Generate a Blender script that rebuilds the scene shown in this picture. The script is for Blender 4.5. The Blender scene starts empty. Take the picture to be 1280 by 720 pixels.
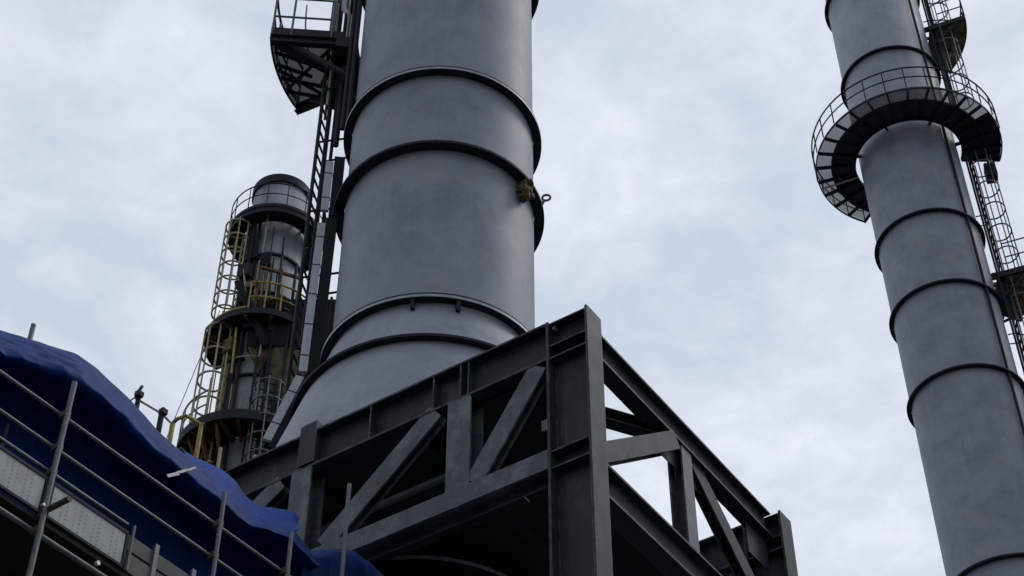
import bpy, math, random
from mathutils import Vector as V, noise
random.seed(7)
SC = bpy.context.scene
COL = SC.collection
PI = math.pi
R = math.radians

# ------------------------------------------------------------------ camera
F_PX, PITCH, ROLL, EYE = 2152.0851, R(44.269509), R(0.102277), V((0, 0, 1.6))
c_, s_ = math.cos(PITCH), math.sin(PITCH)
right0, fwd, up0 = V((1, 0, 0)), V((0, c_, s_)), V((0, -s_, c_))
rgt = right0 * math.cos(ROLL) + up0 * math.sin(ROLL)
upv = up0 * math.cos(ROLL) - right0 * math.sin(ROLL)
cam_d = bpy.data.cameras.new('camera'); cam = bpy.data.objects.new('camera', cam_d); COL.objects.link(cam)
cam_d.sensor_width = 36; cam_d.lens = F_PX / 1280 * 36; cam_d.clip_start = 0.1; cam_d.clip_end = 4000
from mathutils import Matrix
cam.matrix_world = Matrix(((rgt.x, upv.x, -fwd.x, EYE.x), (rgt.y, upv.y, -fwd.y, EYE.y), (rgt.z, upv.z, -fwd.z, EYE.z), (0, 0, 0, 1)))
SC.camera = cam


def ray(x, y):
    return (rgt * ((x - 640) / F_PX) - upv * ((y - 360) / F_PX) + fwd).normalized()


def far(x, y, d):
    return EYE + ray(x, y) * d


def onplane(x, y, p, n):
    d = ray(x, y)
    return EYE + d * ((p - EYE).dot(n) / d.dot(n))


# ------------------------------------------------------------------ materials
def mat(name, col, rough=.6, metal=0., var=.25, scale=3., streak=0., spec=.5, grime=None, see=0., bump=0., fine=0., gcol=None, gth=(.52, .68), edge=0., runs=None):
    m = bpy.data.materials.new(name); m.use_nodes = True
    nt = m.node_tree; N = nt.nodes; L = nt.links
    b = N['Principled BSDF']; b.inputs['Roughness'].default_value = rough; b.inputs['Metallic'].default_value = metal
    b.inputs['Specular IOR Level'].default_value = spec
    tc = N.new('ShaderNodeTexCoord')
    mp = N.new('ShaderNodeMapping'); L.new(tc.outputs['Object'], mp.inputs['Vector'])
    n1 = N.new('ShaderNodeTexNoise'); n1.inputs['Scale'].default_value = scale; n1.inputs['Detail'].default_value = 6; n1.inputs['Roughness'].default_value = .62
    L.new(mp.outputs['Vector'], n1.inputs['Vector'])
    mr = N.new('ShaderNodeMapRange'); mr.inputs['From Min'].default_value = .3; mr.inputs['From Max'].default_value = .7
    mr.inputs['To Min'].default_value = 1 - var; mr.inputs['To Max'].default_value = 1 + var
    L.new(n1.outputs['Fac'], mr.inputs['Value'])
    val = mr.outputs['Result']
    if streak:
        mp2 = N.new('ShaderNodeMapping'); mp2.inputs['Scale'].default_value = (9, 9, .25); L.new(tc.outputs['Object'], mp2.inputs['Vector'])
        n2 = N.new('ShaderNodeTexNoise'); n2.inputs['Scale'].default_value = 1.; n2.inputs['Detail'].default_value = 7; n2.inputs['Roughness'].default_value = .6
        L.new(mp2.outputs['Vector'], n2.inputs['Vector'])
        m2 = N.new('ShaderNodeMapRange'); m2.inputs['From Min'].default_value = .3; m2.inputs['From Max'].default_value = .7
        m2.inputs['To Min'].default_value = 1 - streak; m2.inputs['To Max'].default_value = 1 + streak
        L.new(n2.outputs['Fac'], m2.inputs['Value'])
        mu = N.new('ShaderNodeMath'); mu.operation = 'MULTIPLY'; L.new(val, mu.inputs[0]); L.new(m2.outputs['Result'], mu.inputs[1]); val = mu.outputs[0]
    if fine:
        n4 = N.new('ShaderNodeTexNoise'); n4.inputs['Scale'].default_value = 40; n4.inputs['Detail'].default_value = 3
        L.new(mp.outputs['Vector'], n4.inputs['Vector'])
        m4 = N.new('ShaderNodeMapRange'); m4.inputs['From Min'].default_value = .3; m4.inputs['From Max'].default_value = .7
        m4.inputs['To Min'].default_value = 1 - fine; m4.inputs['To Max'].default_value = 1 + fine
        L.new(n4.outputs['Fac'], m4.inputs['Value'])
        mu = N.new('ShaderNodeMath'); mu.operation = 'MULTIPLY'; L.new(val, mu.inputs[0]); L.new(m4.outputs['Result'], mu.inputs[1]); val = mu.outputs[0]
    vm = N.new('ShaderNodeVectorMath'); vm.operation = 'SCALE'; vm.inputs[0].default_value = col; L.new(val, vm.inputs['Scale'])
    out = vm.outputs['Vector']
    if gcol:
        n3 = N.new('ShaderNodeTexNoise'); n3.inputs['Scale'].default_value = scale * .8; n3.inputs['Detail'].default_value = 8; n3.inputs['Roughness'].default_value = .7
        L.new(tc.outputs['Object'], n3.inputs['Vector'])
        m3 = N.new('ShaderNodeMapRange'); m3.inputs['From Min'].default_value = gth[0]; m3.inputs['From Max'].default_value = gth[1]; L.new(n3.outputs['Fac'], m3.inputs['Value'])
        mx = N.new('ShaderNodeMix'); mx.data_type = 'RGBA'; L.new(m3.outputs['Result'], mx.inputs['Factor']); L.new(out, mx.inputs['A']); mx.inputs['B'].default_value = (*gcol, 1)
        out = mx.outputs['Result']
    if runs:
        mp4 = N.new('ShaderNodeMapping'); mp4.inputs['Scale'].default_value = (14, 14, 1.1); L.new(tc.outputs['Object'], mp4.inputs['Vector'])
        n5 = N.new('ShaderNodeTexNoise'); n5.inputs['Scale'].default_value = 1.; n5.inputs['Detail'].default_value = 8; n5.inputs['Roughness'].default_value = .7; L.new(mp4.outputs['Vector'], n5.inputs['Vector'])
        m5 = N.new('ShaderNodeMapRange'); m5.inputs['From Min'].default_value = .57; m5.inputs['From Max'].default_value = .72; L.new(n5.outputs['Fac'], m5.inputs['Value'])
        mr5 = N.new('ShaderNodeMix'); mr5.data_type = 'RGBA'; L.new(m5.outputs['Result'], mr5.inputs['Factor']); L.new(out, mr5.inputs['A']); mr5.inputs['B'].default_value = (*runs, 1); out = mr5.outputs['Result']
    L.new(out, b.inputs['Base Color'])
    r2 = N.new('ShaderNodeMapRange'); r2.inputs['To Min'].default_value = max(0, rough - .12); r2.inputs['To Max'].default_value = min(1, rough + .12)
    L.new(n1.outputs['Fac'], r2.inputs['Value']); L.new(r2.outputs['Result'], b.inputs['Roughness'])
    if edge:
        bv = N.new('ShaderNodeBevel'); bv.samples = 4; bv.inputs['Radius'].default_value = edge
        ge = N.new('ShaderNodeNewGeometry'); dp_ = N.new('ShaderNodeVectorMath'); dp_.operation = 'DOT_PRODUCT'; L.new(bv.outputs[0], dp_.inputs[0]); L.new(ge.outputs['Normal'], dp_.inputs[1])
        me_ = N.new('ShaderNodeMapRange'); me_.inputs['From Min'].default_value = .995; me_.inputs['From Max'].default_value = .8; L.new(dp_.outputs['Value'], me_.inputs['Value'])
        ns = N.new('ShaderNodeTexNoise'); ns.inputs['Scale'].default_value = 7; ns.inputs['Detail'].default_value = 6; L.new(tc.outputs['Object'], ns.inputs['Vector'])
        ms_ = N.new('ShaderNodeMapRange'); ms_.inputs['From Min'].default_value = .42; ms_.inputs['From Max'].default_value = .62; L.new(ns.outputs['Fac'], ms_.inputs['Value'])
        mm = N.new('ShaderNodeMath'); mm.operation = 'MULTIPLY'; L.new(me_.outputs['Result'], mm.inputs[0]); L.new(ms_.outputs['Result'], mm.inputs[1])
        mw = N.new('ShaderNodeMix'); mw.data_type = 'RGBA'; L.new(mm.outputs[0], mw.inputs['Factor']); L.new(out, mw.inputs['A']); mw.inputs['B'].default_value = (.25, .26, .27, 1)
        L.new(mw.outputs['Result'], b.inputs['Base Color'])
    if bump:
        bp = N.new('ShaderNodeBump'); bp.inputs['Strength'].default_value = bump; bp.inputs['Distance'].default_value = .02
        L.new(n1.outputs['Fac'], bp.inputs['Height']); L.new(bp.outputs['Normal'], b.inputs['Normal'])
    if see:
        tr = N.new('ShaderNodeBsdfTransparent'); ms = N.new('ShaderNodeMixShader'); ms.inputs[0].default_value = see
        L.new(b.outputs[0], ms.inputs[1]); L.new(tr.outputs[0], ms.inputs[2]); L.new(ms.outputs[0], N['Material Output'].inputs['Surface'])
    return m


M = dict(
    shell=mat('weathered_stack_plate', (.265, .295, .345), .6, .05, .24, 1.3, .06, .3, bump=.15, fine=.09, gcol=(.345, .36, .385), gth=(.44, .72)),
    shell_old=mat('older_stack_plate', (.21, .235, .265), .65, 0., .2, 1.6, .12, .25, bump=.1),
    ring=mat('dark_flange_steel', (.022, .027, .038), .7, .0, .3, 4., 0, .2),
    ring_edge=mat('galvanised_flange_edge', (.34, .37, .4), .5, .2, .25, 5.),
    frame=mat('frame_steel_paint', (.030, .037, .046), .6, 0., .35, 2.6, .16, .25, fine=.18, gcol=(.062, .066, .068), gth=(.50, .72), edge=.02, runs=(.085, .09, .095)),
    walk=mat('worn_walkway_plate', (.055, .058, .066), .7, 0., .35, 4., 0, .2),
    brace=mat('pale_brace_steel', (.074, .09, .11), .55, 0., .35, 3.2, .25, .4, fine=.2, gcol=(.21, .22, .225), gth=(.49, .70), edge=.02, runs=(.085, .06, .042)),  # paler steel tone for the posts, flush chords and their braces
    deck=mat('dark_deck_steel', (.026, .029, .034), .8, 0., .3, 2.),
    plat=mat('platform_steel', (.027, .030, .038), .7, 0., .3, 4., 0, .2),
    grate=mat('open_bar_grating', (.30, .31, .33), .7, 0., .3, 9., see=.45),
    grate_dark=mat('dark_bar_grating', (.08, .083, .095), .75, 0., .3, 9., see=.26),
    galv=mat('galvanised_tube', (.15, .155, .165), .55, .15, .3, 8., fine=.15),
    tray=mat('galvanised_tray_cover', (.44, .47, .51), .5, .2, .14, 5., .1),
    yellow=mat('worn_yellow_paint', (.42, .32, .075), .6, 0., .35, 6., gcol=(.09, .055, .025), gth=(.5, .66)),
    cream=mat('faded_cream_paint', (.46, .42, .27), .65, 0., .3, 7., gcol=(.12, .09, .05), gth=(.55, .7)),
    rust=mat('rusty_primer_steel', (.12, .06, .025), .8, 0., .4, 6., gcol=(.03, .025, .02), gth=(.5, .66)),
    brown=mat('brown_stained_steel', (.17, .135, .07), .75, 0., .4, 5., gcol=(.045, .038, .032), gth=(.48, .66)),
    rusty_lug=mat('rusty_yellow_lug', (.13, .095, .03), .85, 0., .6, 12., gcol=(.02, .018, .014), gth=(.44, .6)),
    black=mat('blackened_cladding', (.02, .022, .025), .8, 0., .35, 1.5, 0, .15),
    board=mat('weathered_scaffold_board', (.014, .013, .012), .95, 0., .35, 5.),
    greyboard=mat('grey_toe_board', (.12, .12, .112), .8, 0., .3, 6.),
    bolt=mat('bright_zinc_bolt', (.6, .6, .58), .4, .3, .1, 9.),
    clampm=mat('rusty_coupler', (.1, .085, .065), .7, .2, .4, 20.),
    wire=mat('steel_wire', (.12, .125, .13), .6, .2, .1, 5.),
    white=mat('white_strip_and_gleam', (.58, .58, .58), .5, 0., .06, 8.),
    ground=mat('gravel_ground', (.06, .058, .055), .95, 0., .3, 1.5, fine=.25),
)


def tarp_mat():
    m = mat('blue_tarpaulin', (.005, .028, .165), .6, 0., .35, 3.4, 0, .12, bump=.25, gcol=(.018, .055, .22), gth=(.5, .7))
    return m


M['tarp'] = tarp_mat()
M['tarp_skylit'] = mat('skylit_blue_tarpaulin', (.009, .052, .28), .6, 0., .35, 3.4, 0, .1, bump=.35, gcol=(.02, .07, .30), gth=(.5, .7))  # skylight on the loose fold is painted in as a brighter blue


def panel_mat():
    m = bpy.data.materials.new('perforated_galvanised_panel'); m.use_nodes = True
    nt = m.node_tree; N = nt.nodes; L = nt.links; b = N['Principled BSDF']; b.inputs['Roughness'].default_value = .5; b.inputs['Metallic'].default_value = .15
    tc = N.new('ShaderNodeTexCoord'); vo = N.new('ShaderNodeTexVoronoi'); vo.inputs['Scale'].default_value = 25; vo.inputs['Randomness'].default_value = .06
    L.new(tc.outputs['Object'], vo.inputs['Vector'])
    mr = N.new('ShaderNodeMapRange'); mr.inputs['From Min'].default_value = .22; mr.inputs['From Max'].default_value = .36
    L.new(vo.outputs['Distance'], mr.inputs['Value'])
    nz = N.new('ShaderNodeTexNoise'); nz.inputs['Scale'].default_value = 5; nz.inputs['Detail'].default_value = 5; L.new(tc.outputs['Object'], nz.inputs['Vector'])
    mx = N.new('ShaderNodeMix'); mx.data_type = 'RGBA'; mx.inputs['A'].default_value = (.12, .135, .145, 1); mx.inputs['B'].default_value = (.24, .265, .28, 1); L.new(mr.outputs['Result'], mx.inputs['Factor'])
    m2 = N.new('ShaderNodeMix'); m2.data_type = 'RGBA'; m2.blend_type = 'MULTIPLY'; m2.inputs['Factor'].default_value = .5
    cr = N.new('ShaderNodeMapRange'); cr.inputs['From Min'].default_value = .3; cr.inputs['From Max'].default_value = .7; cr.inputs['To Min'].default_value = .5; cr.inputs['To Max'].default_value = 1.2; L.new(nz.outputs['Fac'], cr.inputs['Value'])
    L.new(mx.outputs['Result'], m2.inputs['A']); L.new(cr.outputs['Result'], m2.inputs['B']); L.new(m2.outputs['Result'], b.inputs['Base Color'])
    return m


M['panel'] = panel_mat()


# ------------------------------------------------------------------ mesh helpers
class MB:
    def __init__(s): s.v = []; s.f = []; s.sm = []

    def add(s, vs, fs, smooth=False):
        o = len(s.v); s.v += [tuple(v) for v in vs]; s.f += [tuple(i + o for i in f) for f in fs]; s.sm += [smooth] * len(fs); return s

    def obox(s, c, ax, ay, az, hx, hy, hz):
        vs = [c + ax * (hx * i) + ay * (hy * j) + az * (hz * k) for i in (-1, 1) for j in (-1, 1) for k in (-1, 1)]
        return s.add(vs, [(0, 1, 3, 2), (4, 6, 7, 5), (0, 4, 5, 1), (2, 3, 7, 6), (0, 2, 6, 4), (1, 5, 7, 3)])

    def bar(s, p, q, n, depth, width):
        """rectangular bar from p to q; depth is measured along n"""
        p, q = V(p), V(q); a = (q - p); l = a.length; a /= l
        n = (n - a * n.dot(a)).normalized(); t = a.cross(n)
        return s.obox((p + q) / 2, a, n, t, l / 2, depth / 2, width / 2)

    def hbeam(s, p, q, n, depth, width, tf=.025, tw=.018):
        """I section; flanges at +-depth/2 along n"""
        p, q = V(p), V(q); a = (q - p); l = a.length; a /= l
        n = (n - a * n.dot(a)).normalized(); t = a.cross(n); c = (p + q) / 2
        for k in (-1, 1): s.obox(c + n * (k * (depth - tf) / 2), a, n, t, l / 2, tf / 2, width / 2)
        s.obox(c, a, n, t, l / 2 - .001, depth / 2 - tf, tw / 2)
        return s

    def tube(s, pts, r, n=8, closed=False, cap=True):
        pts = [V(p) for p in pts]; m = len(pts); rings = []
        up = None
        for i, p in enumerate(pts):
            if closed: d = pts[(i + 1) % m] - pts[i - 1]
            else: d = pts[min(i + 1, m - 1)] - pts[max(i - 1, 0)]
            d.normalize()
            if up is None:
                up = V((0, 0, 1)) if abs(d.z) < .9 else V((1, 0, 0))
            x = (up - d * up.dot(d)).normalized(); y = d.cross(x); up = x
            rings.append([p + (x * math.cos(2 * PI * k / n) + y * math.sin(2 * PI * k / n)) * r for k in range(n)])
        vs = [v for rr in rings for v in rr]; fs = []
        for i in range(m if closed else m - 1):
            j = (i + 1) % m
            for k in range(n):
                k2 = (k + 1) % n; fs.append((i * n + k, i * n + k2, j * n + k2, j * n + k))
        s.add(vs, fs, True)
        if cap and not closed:
            s.add(rings[0], [tuple(range(n))[::-1]]); s.add(rings[-1], [tuple(range(n))])
        return s

    def sector(s, c, z0, z1, r0, r1, a0, a1, seg=None):
        """ring or ring sector slab about the vertical axis through c (degrees)"""
        full = abs(a1 - a0) >= 359.9; seg = seg or max(3, int(abs(a1 - a0) / 4)); vs = []
        k = seg if full else seg + 1
        for i in range(k):
            a = R(a0 + (a1 - a0) * i / seg); e = V((math.cos(a), math.sin(a), 0))
            for rr, z in ((r0, z0), (r1, z0), (r1, z1), (r0, z1)): vs.append(V((c.x, c.y, 0)) + e * rr + V((0, 0, z)))
        fs = []
        for i in range(seg):
            j = (i + 1) % k
            for q in range(4): fs.append((i * 4 + q, j * 4 + q, j * 4 + (q + 1) % 4, i * 4 + (q + 1) % 4))
        if not full: fs += [(0, 3, 2, 1), tuple((k - 1) * 4 + q for q in range(4))]
        return s.add(vs, fs)

    def lathe(s, c, prof, seg=96):
        vs = []; fs = []; n = len(prof)
        for i in range(seg):
            a = 2 * PI * i / seg
            for r, z in prof: vs.append(V((c.x + r * math.cos(a), c.y + r * math.sin(a), z)))
        for i in range(seg):
            j = (i + 1) % seg
            for k in range(n - 1): fs.append((i * n + k, j * n + k, j * n + k + 1, i * n + k + 1))
        return s.add(vs, fs, True)

    def build(s, name, m, parent=None):
        me = bpy.data.meshes.new(name); o0 = V((0, 0, 0))
        me.from_pydata(s.v, [], s.f); me.polygons.foreach_set('use_smooth', s.sm); me.update()
        me.materials.append(m)
        ob = bpy.data.objects.new(name, me); COL.objects.link(ob)
        if parent: ob.parent = parent; ob.matrix_parent_inverse = Matrix.Translation(-(parent['_o'] and V(parent['_o'])) if '_o' in parent else V((0, 0, 0)))
        return ob


def tag(o, label, cat, group=None, kind=None):
    if label: o['label'] = label
    if cat: o['category'] = cat
    if group: o['group'] = group
    if kind: o['kind'] = kind
    return o


def thing(name, label, cat, loc, group=None):
    o = bpy.data.objects.new(name, None); COL.objects.link(o); o.location = loc; o.empty_display_size = .3
    bases[o.name] = V(loc)
    return tag(o, label, cat, group)


bases = {}


def part(mb, name, m, parent):
    """a part whose mesh is given in world coordinates"""
    me = bpy.data.meshes.new(name)
    b = bases.get(parent.name)
    if b is None: b = V((0, 0, 0))
    me.from_pydata([tuple(V(v) - b) for v in mb.v], [], mb.f); me.polygons.foreach_set('use_smooth', mb.sm); me.update(); me.materials.append(m)
    o = bpy.data.objects.new(name, me); COL.objects.link(o); o.parent = parent
    bases[o.name] = b
    return o


def cyl(c, th, r, z):
    t = R(th); return V((c.x + r * math.cos(t), c.y + r * math.sin(t), z))


def rad(th): return V((math.cos(R(th)), math.sin(R(th)), 0))


Z0 = V((0, 0, 1))


def tan(th): return V((-math.sin(R(th)), math.cos(R(th)), 0))


# ------------------------------------------------------------------ world and sun
w = bpy.data.worlds.new('World'); SC.world = w; w.use_nodes = True
nt = w.node_tree; N = nt.nodes; L = nt.links
for n in list(N): N.remove(n)
SUN_EL, SUN_AZ = R(52), R(68)          # azimuth clockwise from +Y
sky = N.new('ShaderNodeTexSky'); sky.sky_type = 'NISHITA'; sky.sun_disc = False; sky.sun_elevation = SUN_EL; sky.sun_rotation = SUN_AZ
bg1 = N.new('ShaderNodeBackground'); bg1.inputs['Strength'].default_value = .1; L.new(sky.outputs[0], bg1.inputs['Color'])
tc = N.new('ShaderNodeTexCoord'); sx = N.new('ShaderNodeSeparateXYZ'); L.new(tc.outputs['Generated'], sx.inputs[0])
mz = N.new('ShaderNodeMath'); mz.operation = 'MAXIMUM'; mz.inputs[1].default_value = .12; L.new(sx.outputs['Z'], mz.inputs[0])
dv = N.new('ShaderNodeVectorMath'); dv.operation = 'DIVIDE'; L.new(tc.outputs['Generated'], dv.inputs[0])
cz = N.new('ShaderNodeCombineXYZ')
for i in range(3): L.new(mz.outputs[0], cz.inputs[i])
L.new(cz.outputs[0], dv.inputs[1])
n1 = N.new('ShaderNodeTexNoise'); n1.inputs['Scale'].default_value = 3.6; n1.inputs['Detail'].default_value = 7; n1.inputs['Roughness'].default_value = .52; n1.inputs['Distortion'].default_value = .25
L.new(dv.outputs[0], n1.inputs['Vector'])
n2 = N.new('ShaderNodeTexNoise'); n2.inputs['Scale'].default_value = 15; n2.inputs['Detail'].default_value = 8; n2.inputs['Roughness'].default_value = .62; n2.inputs['Distortion'].default_value = .5
L.new(dv.outputs[0], n2.inputs['Vector'])
ad = N.new('ShaderNodeMath'); ad.operation = 'MULTIPLY_ADD'; ad.inputs[1].default_value = .5; L.new(n2.outputs['Fac'], ad.inputs[0]); L.new(n1.outputs['Fac'], ad.inputs[2])
cr = N.new('ShaderNodeValToRGB'); e = cr.color_ramp.elements
e[0].position = .60; e[0].color = (.65, .715, .815, 1); e[1].position = .92; e[1].color = (.90, .935, 1.0, 1)
em = cr.color_ramp.elements.new(.755); em.color = (.76, .81, .89, 1)
L.new(ad.outputs[0], cr.inputs['Fac'])
hz = N.new('ShaderNodeMapRange'); hz.inputs['From Min'].default_value = -.05; hz.inputs['From Max'].default_value = .5; hz.inputs['To Min'].default_value = .3; hz.inputs['To Max'].default_value = 1.0
L.new(sx.outputs['Z'], hz.inputs['Value'])
ys = N.new('ShaderNodeMapRange'); ys.inputs['From Min'].default_value = -.8; ys.inputs['From Max'].default_value = .35; ys.inputs['To Min'].default_value = .68; ys.inputs['To Max'].default_value = 1.0
L.new(sx.outputs['Y'], ys.inputs['Value'])
hy = N.new('ShaderNodeMath'); hy.operation = 'MULTIPLY'; L.new(hz.outputs['Result'], hy.inputs[0]); L.new(ys.outputs['Result'], hy.inputs[1])
bg2 = N.new('ShaderNodeBackground'); L.new(cr.outputs['Color'], bg2.inputs['Color']); L.new(hy.outputs[0], bg2.inputs['Strength'])
mx = N.new('ShaderNodeMixShader'); mx.inputs[0].default_value = .88; L.new(bg1.outputs[0], mx.inputs[1]); L.new(bg2.outputs[0], mx.inputs[2])
wo = N.new('ShaderNodeOutputWorld'); L.new(mx.outputs[0], wo.inputs['Surface'])
sd = bpy.data.lights.new('sun', 'SUN'); sd.energy = .95; sd.angle = R(20); sd.color = (1, .97, .92)
so = bpy.data.objects.new('sun', sd); COL.objects.link(so); so.location = (0, 0, 60)
so.rotation_euler = (R(90) - SUN_EL, 0, PI - SUN_AZ)
vs_ = SC.view_settings; vs_.view_transform = 'Standard'; vs_.look = 'None'; vs_.gamma = 1; vs_.use_curve_mapping = False; vs_.exposure = 0

# ------------------------------------------------------------------ ground
g = MB().add([(-1500, -1500, 0), (1500, -1500, 0), (1500, 1500, 0), (-1500, 1500, 0)], [(0, 1, 2, 3)]).build('ground', M['ground']); tag(g, 'grey gravel ground of the plant', None, None, 'structure')

# ------------------------------------------------------------------ stacks
A = V((-1.157, 18.834, 0)); B = V((12.445, 35.883, 0)); C3 = V((-7.29, 37.05, 0))


def flange(c, z, ri, ro, h, parent, m=None, pair=False):
    t = 0.0
    f = part(MB().sector(c, z, z + h, ri, ro, 0, 360, 120), 'flange_ring', m or M['ring'], parent)
    return f


# --- central stack
st = thing('exhaust_stack', 'tall grey exhaust stack with a flared cone rising behind the dark steel frame', 'chimney', (A.x, A.y, 0), 'grey exhaust stacks')
part(MB().lathe(A, [(1.5, 18.15), (1.5, 23.2), (1.5, 30), (1.5, 50), (1.42, 50), (1.42, 18.2)], 128), 'shell', M['shell'], st)
part(MB().lathe(A, [(2.79, 14.19), (2.62, 14.72), (1.853, 17.18), (1.505, 18.19)], 128), 'cone', M['shell'], st)
part(MB().lathe(A, [(1.5, .02), (1.5, 14.2)], 96), 'lower_duct', M['black'], st)


def edged(c, z, ri, ro, h, parent):
    u = part(MB().sector(c, z, z + h * .45, ri, ro, 0, 360, 120), 'flange_ring', M['ring'], parent)
    part(MB().sector(c, z + .004, z + h * .56, ro + .002, ro + .012, 0, 360, 120), 'flange_edge', M['ring_edge'], u)
    part(MB().sector(c, z + h * .62, z + h, ri, ro + .005, 0, 360, 120), 'upper_flange', M['ring'], u)
    return u


edged(A, 23.235, 1.503, 1.632, .085, st)
flange(A, 21.43, 1.503, 1.669, .05, st)
edged(A, 18.195, 1.52, 1.632, .085, st)
flange(A, 17.165, 1.80, 1.961, .045, st)
edged(A, 13.785, 1.503, 1.632, .09, st)
flange(A, 27.6, 1.503, 1.66, .05, st); flange(A, 33, 1.503, 1.66, .05, st)
flange(A, 49.8, 1.503, 1.66, .2, st)
for th in (-98, -75):      # small lugs hanging below the joint flange
    p = cyl(A, th, 1.57, 18.1)
    part(MB().obox(p, rad(th), tan(th), V((0, 0, 1)), .055, .028, .09), 'lug', M['ring'], st)
# rusty lifting lug on the right-hand side of the second ring, with its shackle eye
lt = -32
lg = MB(); p = cyl(A, lt, 1.66, 21.26)
random.seed(3)
for i in range(16):
    a_ = random.uniform(-.13, .13); h_ = random.uniform(-.2, .16)
    n_ = (rad(lt) + tan(lt) * random.uniform(-.5, .5) + Z0 * random.uniform(-.5, .5)).normalized(); t_ = n_.cross(Z0).normalized()
    lg.obox(p + tan(lt) * a_ + Z0 * h_ + rad(lt) * random.uniform(-.1, .02), n_, t_, n_.cross(t_), random.uniform(.02, .06), random.uniform(.02, .06), random.uniform(.02, .06))
lg.obox(p - rad(lt) * .06, rad(lt), tan(lt), Z0, .07, .11, .1)
lug = part(lg, 'lifting_lug', M['rusty_lug'], st); lug['label'] = 'rusty yellow lifting lug on the right side of the ring'
q = cyl(A, -9, 1.72, 21.70); er = MB()
er.tube([q + rad(-6) * (.065 * math.cos(a)) + V((0, 0, .065 * math.sin(a))) for a in [2 * PI * i / 16 for i in range(16)]], .02, 8, True)
er.tube([cyl(A, -9, 1.60, 21.47), cyl(A, -9, 1.68, 21.64)], .03, 6)
part(er, 'shackle_eye', M['galv'], lug)

# --- right-hand stack
sr = thing('exhaust_stack', 'grey exhaust stack at the right with a round walkway and a ladder', 'chimney', (B.x, B.y, 0), 'grey exhaust stacks')
part(MB().lathe(B, [(1.5, .02), (1.5, 20), (1.5, 40), (1.5, 58), (1.42, 58), (1.42, 50)], 128), 'shell', M['shell'], sr)
for z in (20.5, 26.07, 32.2, 35.38, 38.27, 45.93, 50.15, 57.8): flange(B, z - .02, 1.503, 1.63, .05, sr)
part(MB().tube([cyl(B, -57, 1.56, z) for z in (.1, 20, 40, 57)], .045, 8), 'conduit', M['ring'], sr)
for th in range(-175, -5, 14): pass
part(MB().bar(cyl(B, -160, 1.5, 50.5), cyl(B, -160, 2.3, 50.55), V((0, 0, 1)), .12, .1), 'bracket', M['ring'], sr)

# --- rear-left stack
s3 = thing('exhaust_stack', 'smaller stack behind at the left with an open rimmed top and a walkway round it', 'chimney', (C3.x, C3.y, 0), 'grey exhaust stacks')
part(MB().lathe(C3, [(.87, .02), (.87, 20), (.87, 41.7), (.8, 41.7), (.8, 38)], 72), 'shell', M['shell_old'], s3)
part(MB().sector(C3, 41.48, 41.8, .872, .93, 0, 360, 72), 'top_rim', M['ring'], s3)
for z in (38.2, 36.6, 33.4, 27): flange(C3, z, .872, .96, .07, s3)


# ------------------------------------------------------------------ platforms and ladders
def handrail(c, z0, h, r, a0, a1, m, parent, step=14., tr=.022, mids=(.5,)):
    k = max(2, int(abs(a1 - a0) / 5)); full = abs(a1 - a0) > 359
    an = [a0 + (a1 - a0) * i / k for i in range(k + (0 if full else 1))]
    hr = part(MB().tube([cyl(c, a, r, z0 + h) for a in an], tr * 1.2, 6, full), 'top_rail', m, parent)
    for f in mids: part(MB().tube([cyl(c, a, r, z0 + h * f) for a in an], tr, 6, full), 'mid_rail', m, parent)
    n = max(1, round(abs(a1 - a0) / step))
    for i in range(n + (0 if full else 1)):
        a = a0 + (a1 - a0) * i / n
        part(MB().tube([cyl(c, a, r, z0), cyl(c, a, r, z0 + h)], tr, 6), 'rail_post', m, parent)


def caged_ladder(c, th, r, z0, z1, parent, m, mc, w=.46, cage_r=.38, cz0=None, cz1=None, hoop=.9, straps=5, rung=.3, rr=.02, out=True):
    e, t = rad(th), tan(th)
    for k in (-1, 1): part(MB().tube([cyl(c, th, r, z) + t * (k * w / 2) for z in (z0, z1)], rr * 1.25, 6), 'stile', m, parent)
    n = int((z1 - z0) / rung)
    for i in range(n):
        z = z0 + .15 + i * rung; part(MB().tube([cyl(c, th, r, z) - t * (w / 2), cyl(c, th, r, z) + t * (w / 2)], rr * .8, 5), 'rung', m, parent)
    if cz1 is None: return
    base = lambda z, ph: cyl(c, th, r, z) + e * (cage_r * (.95 * math.sin(ph) + .75)) * (1 if out else -1) + t * (cage_r * 1.02 * math.cos(ph))
    phs = [R(-38 + 256 * i / 14) for i in range(15)]
    z = cz0
    while z <= cz1 + .01:
        part(MB().tube([cyl(c, th, r, z) + t * (w / 2)] + [base(z, p) for p in phs] + [cyl(c, th, r, z) - t * (w / 2)], rr, 6), 'cage_hoop', mc, parent); z += hoop
    for i in range(straps):
        p = R(-20 + 220 * i / (straps - 1)); part(MB().tube([base(cz0, p), base(cz1, p)], rr * .85, 5), 'cage_strap', mc, parent)


def stays(c, th, r0, r1, zs, parent, m):
    for z in zs:
        for k in (-1, 1): part(MB().tube([cyl(c, th, r0, z) + tan(th) * (k * .2), cyl(c, th, r1, z) + tan(th) * (k * .22)], .02, 5), 'stay', m, parent)


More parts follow.
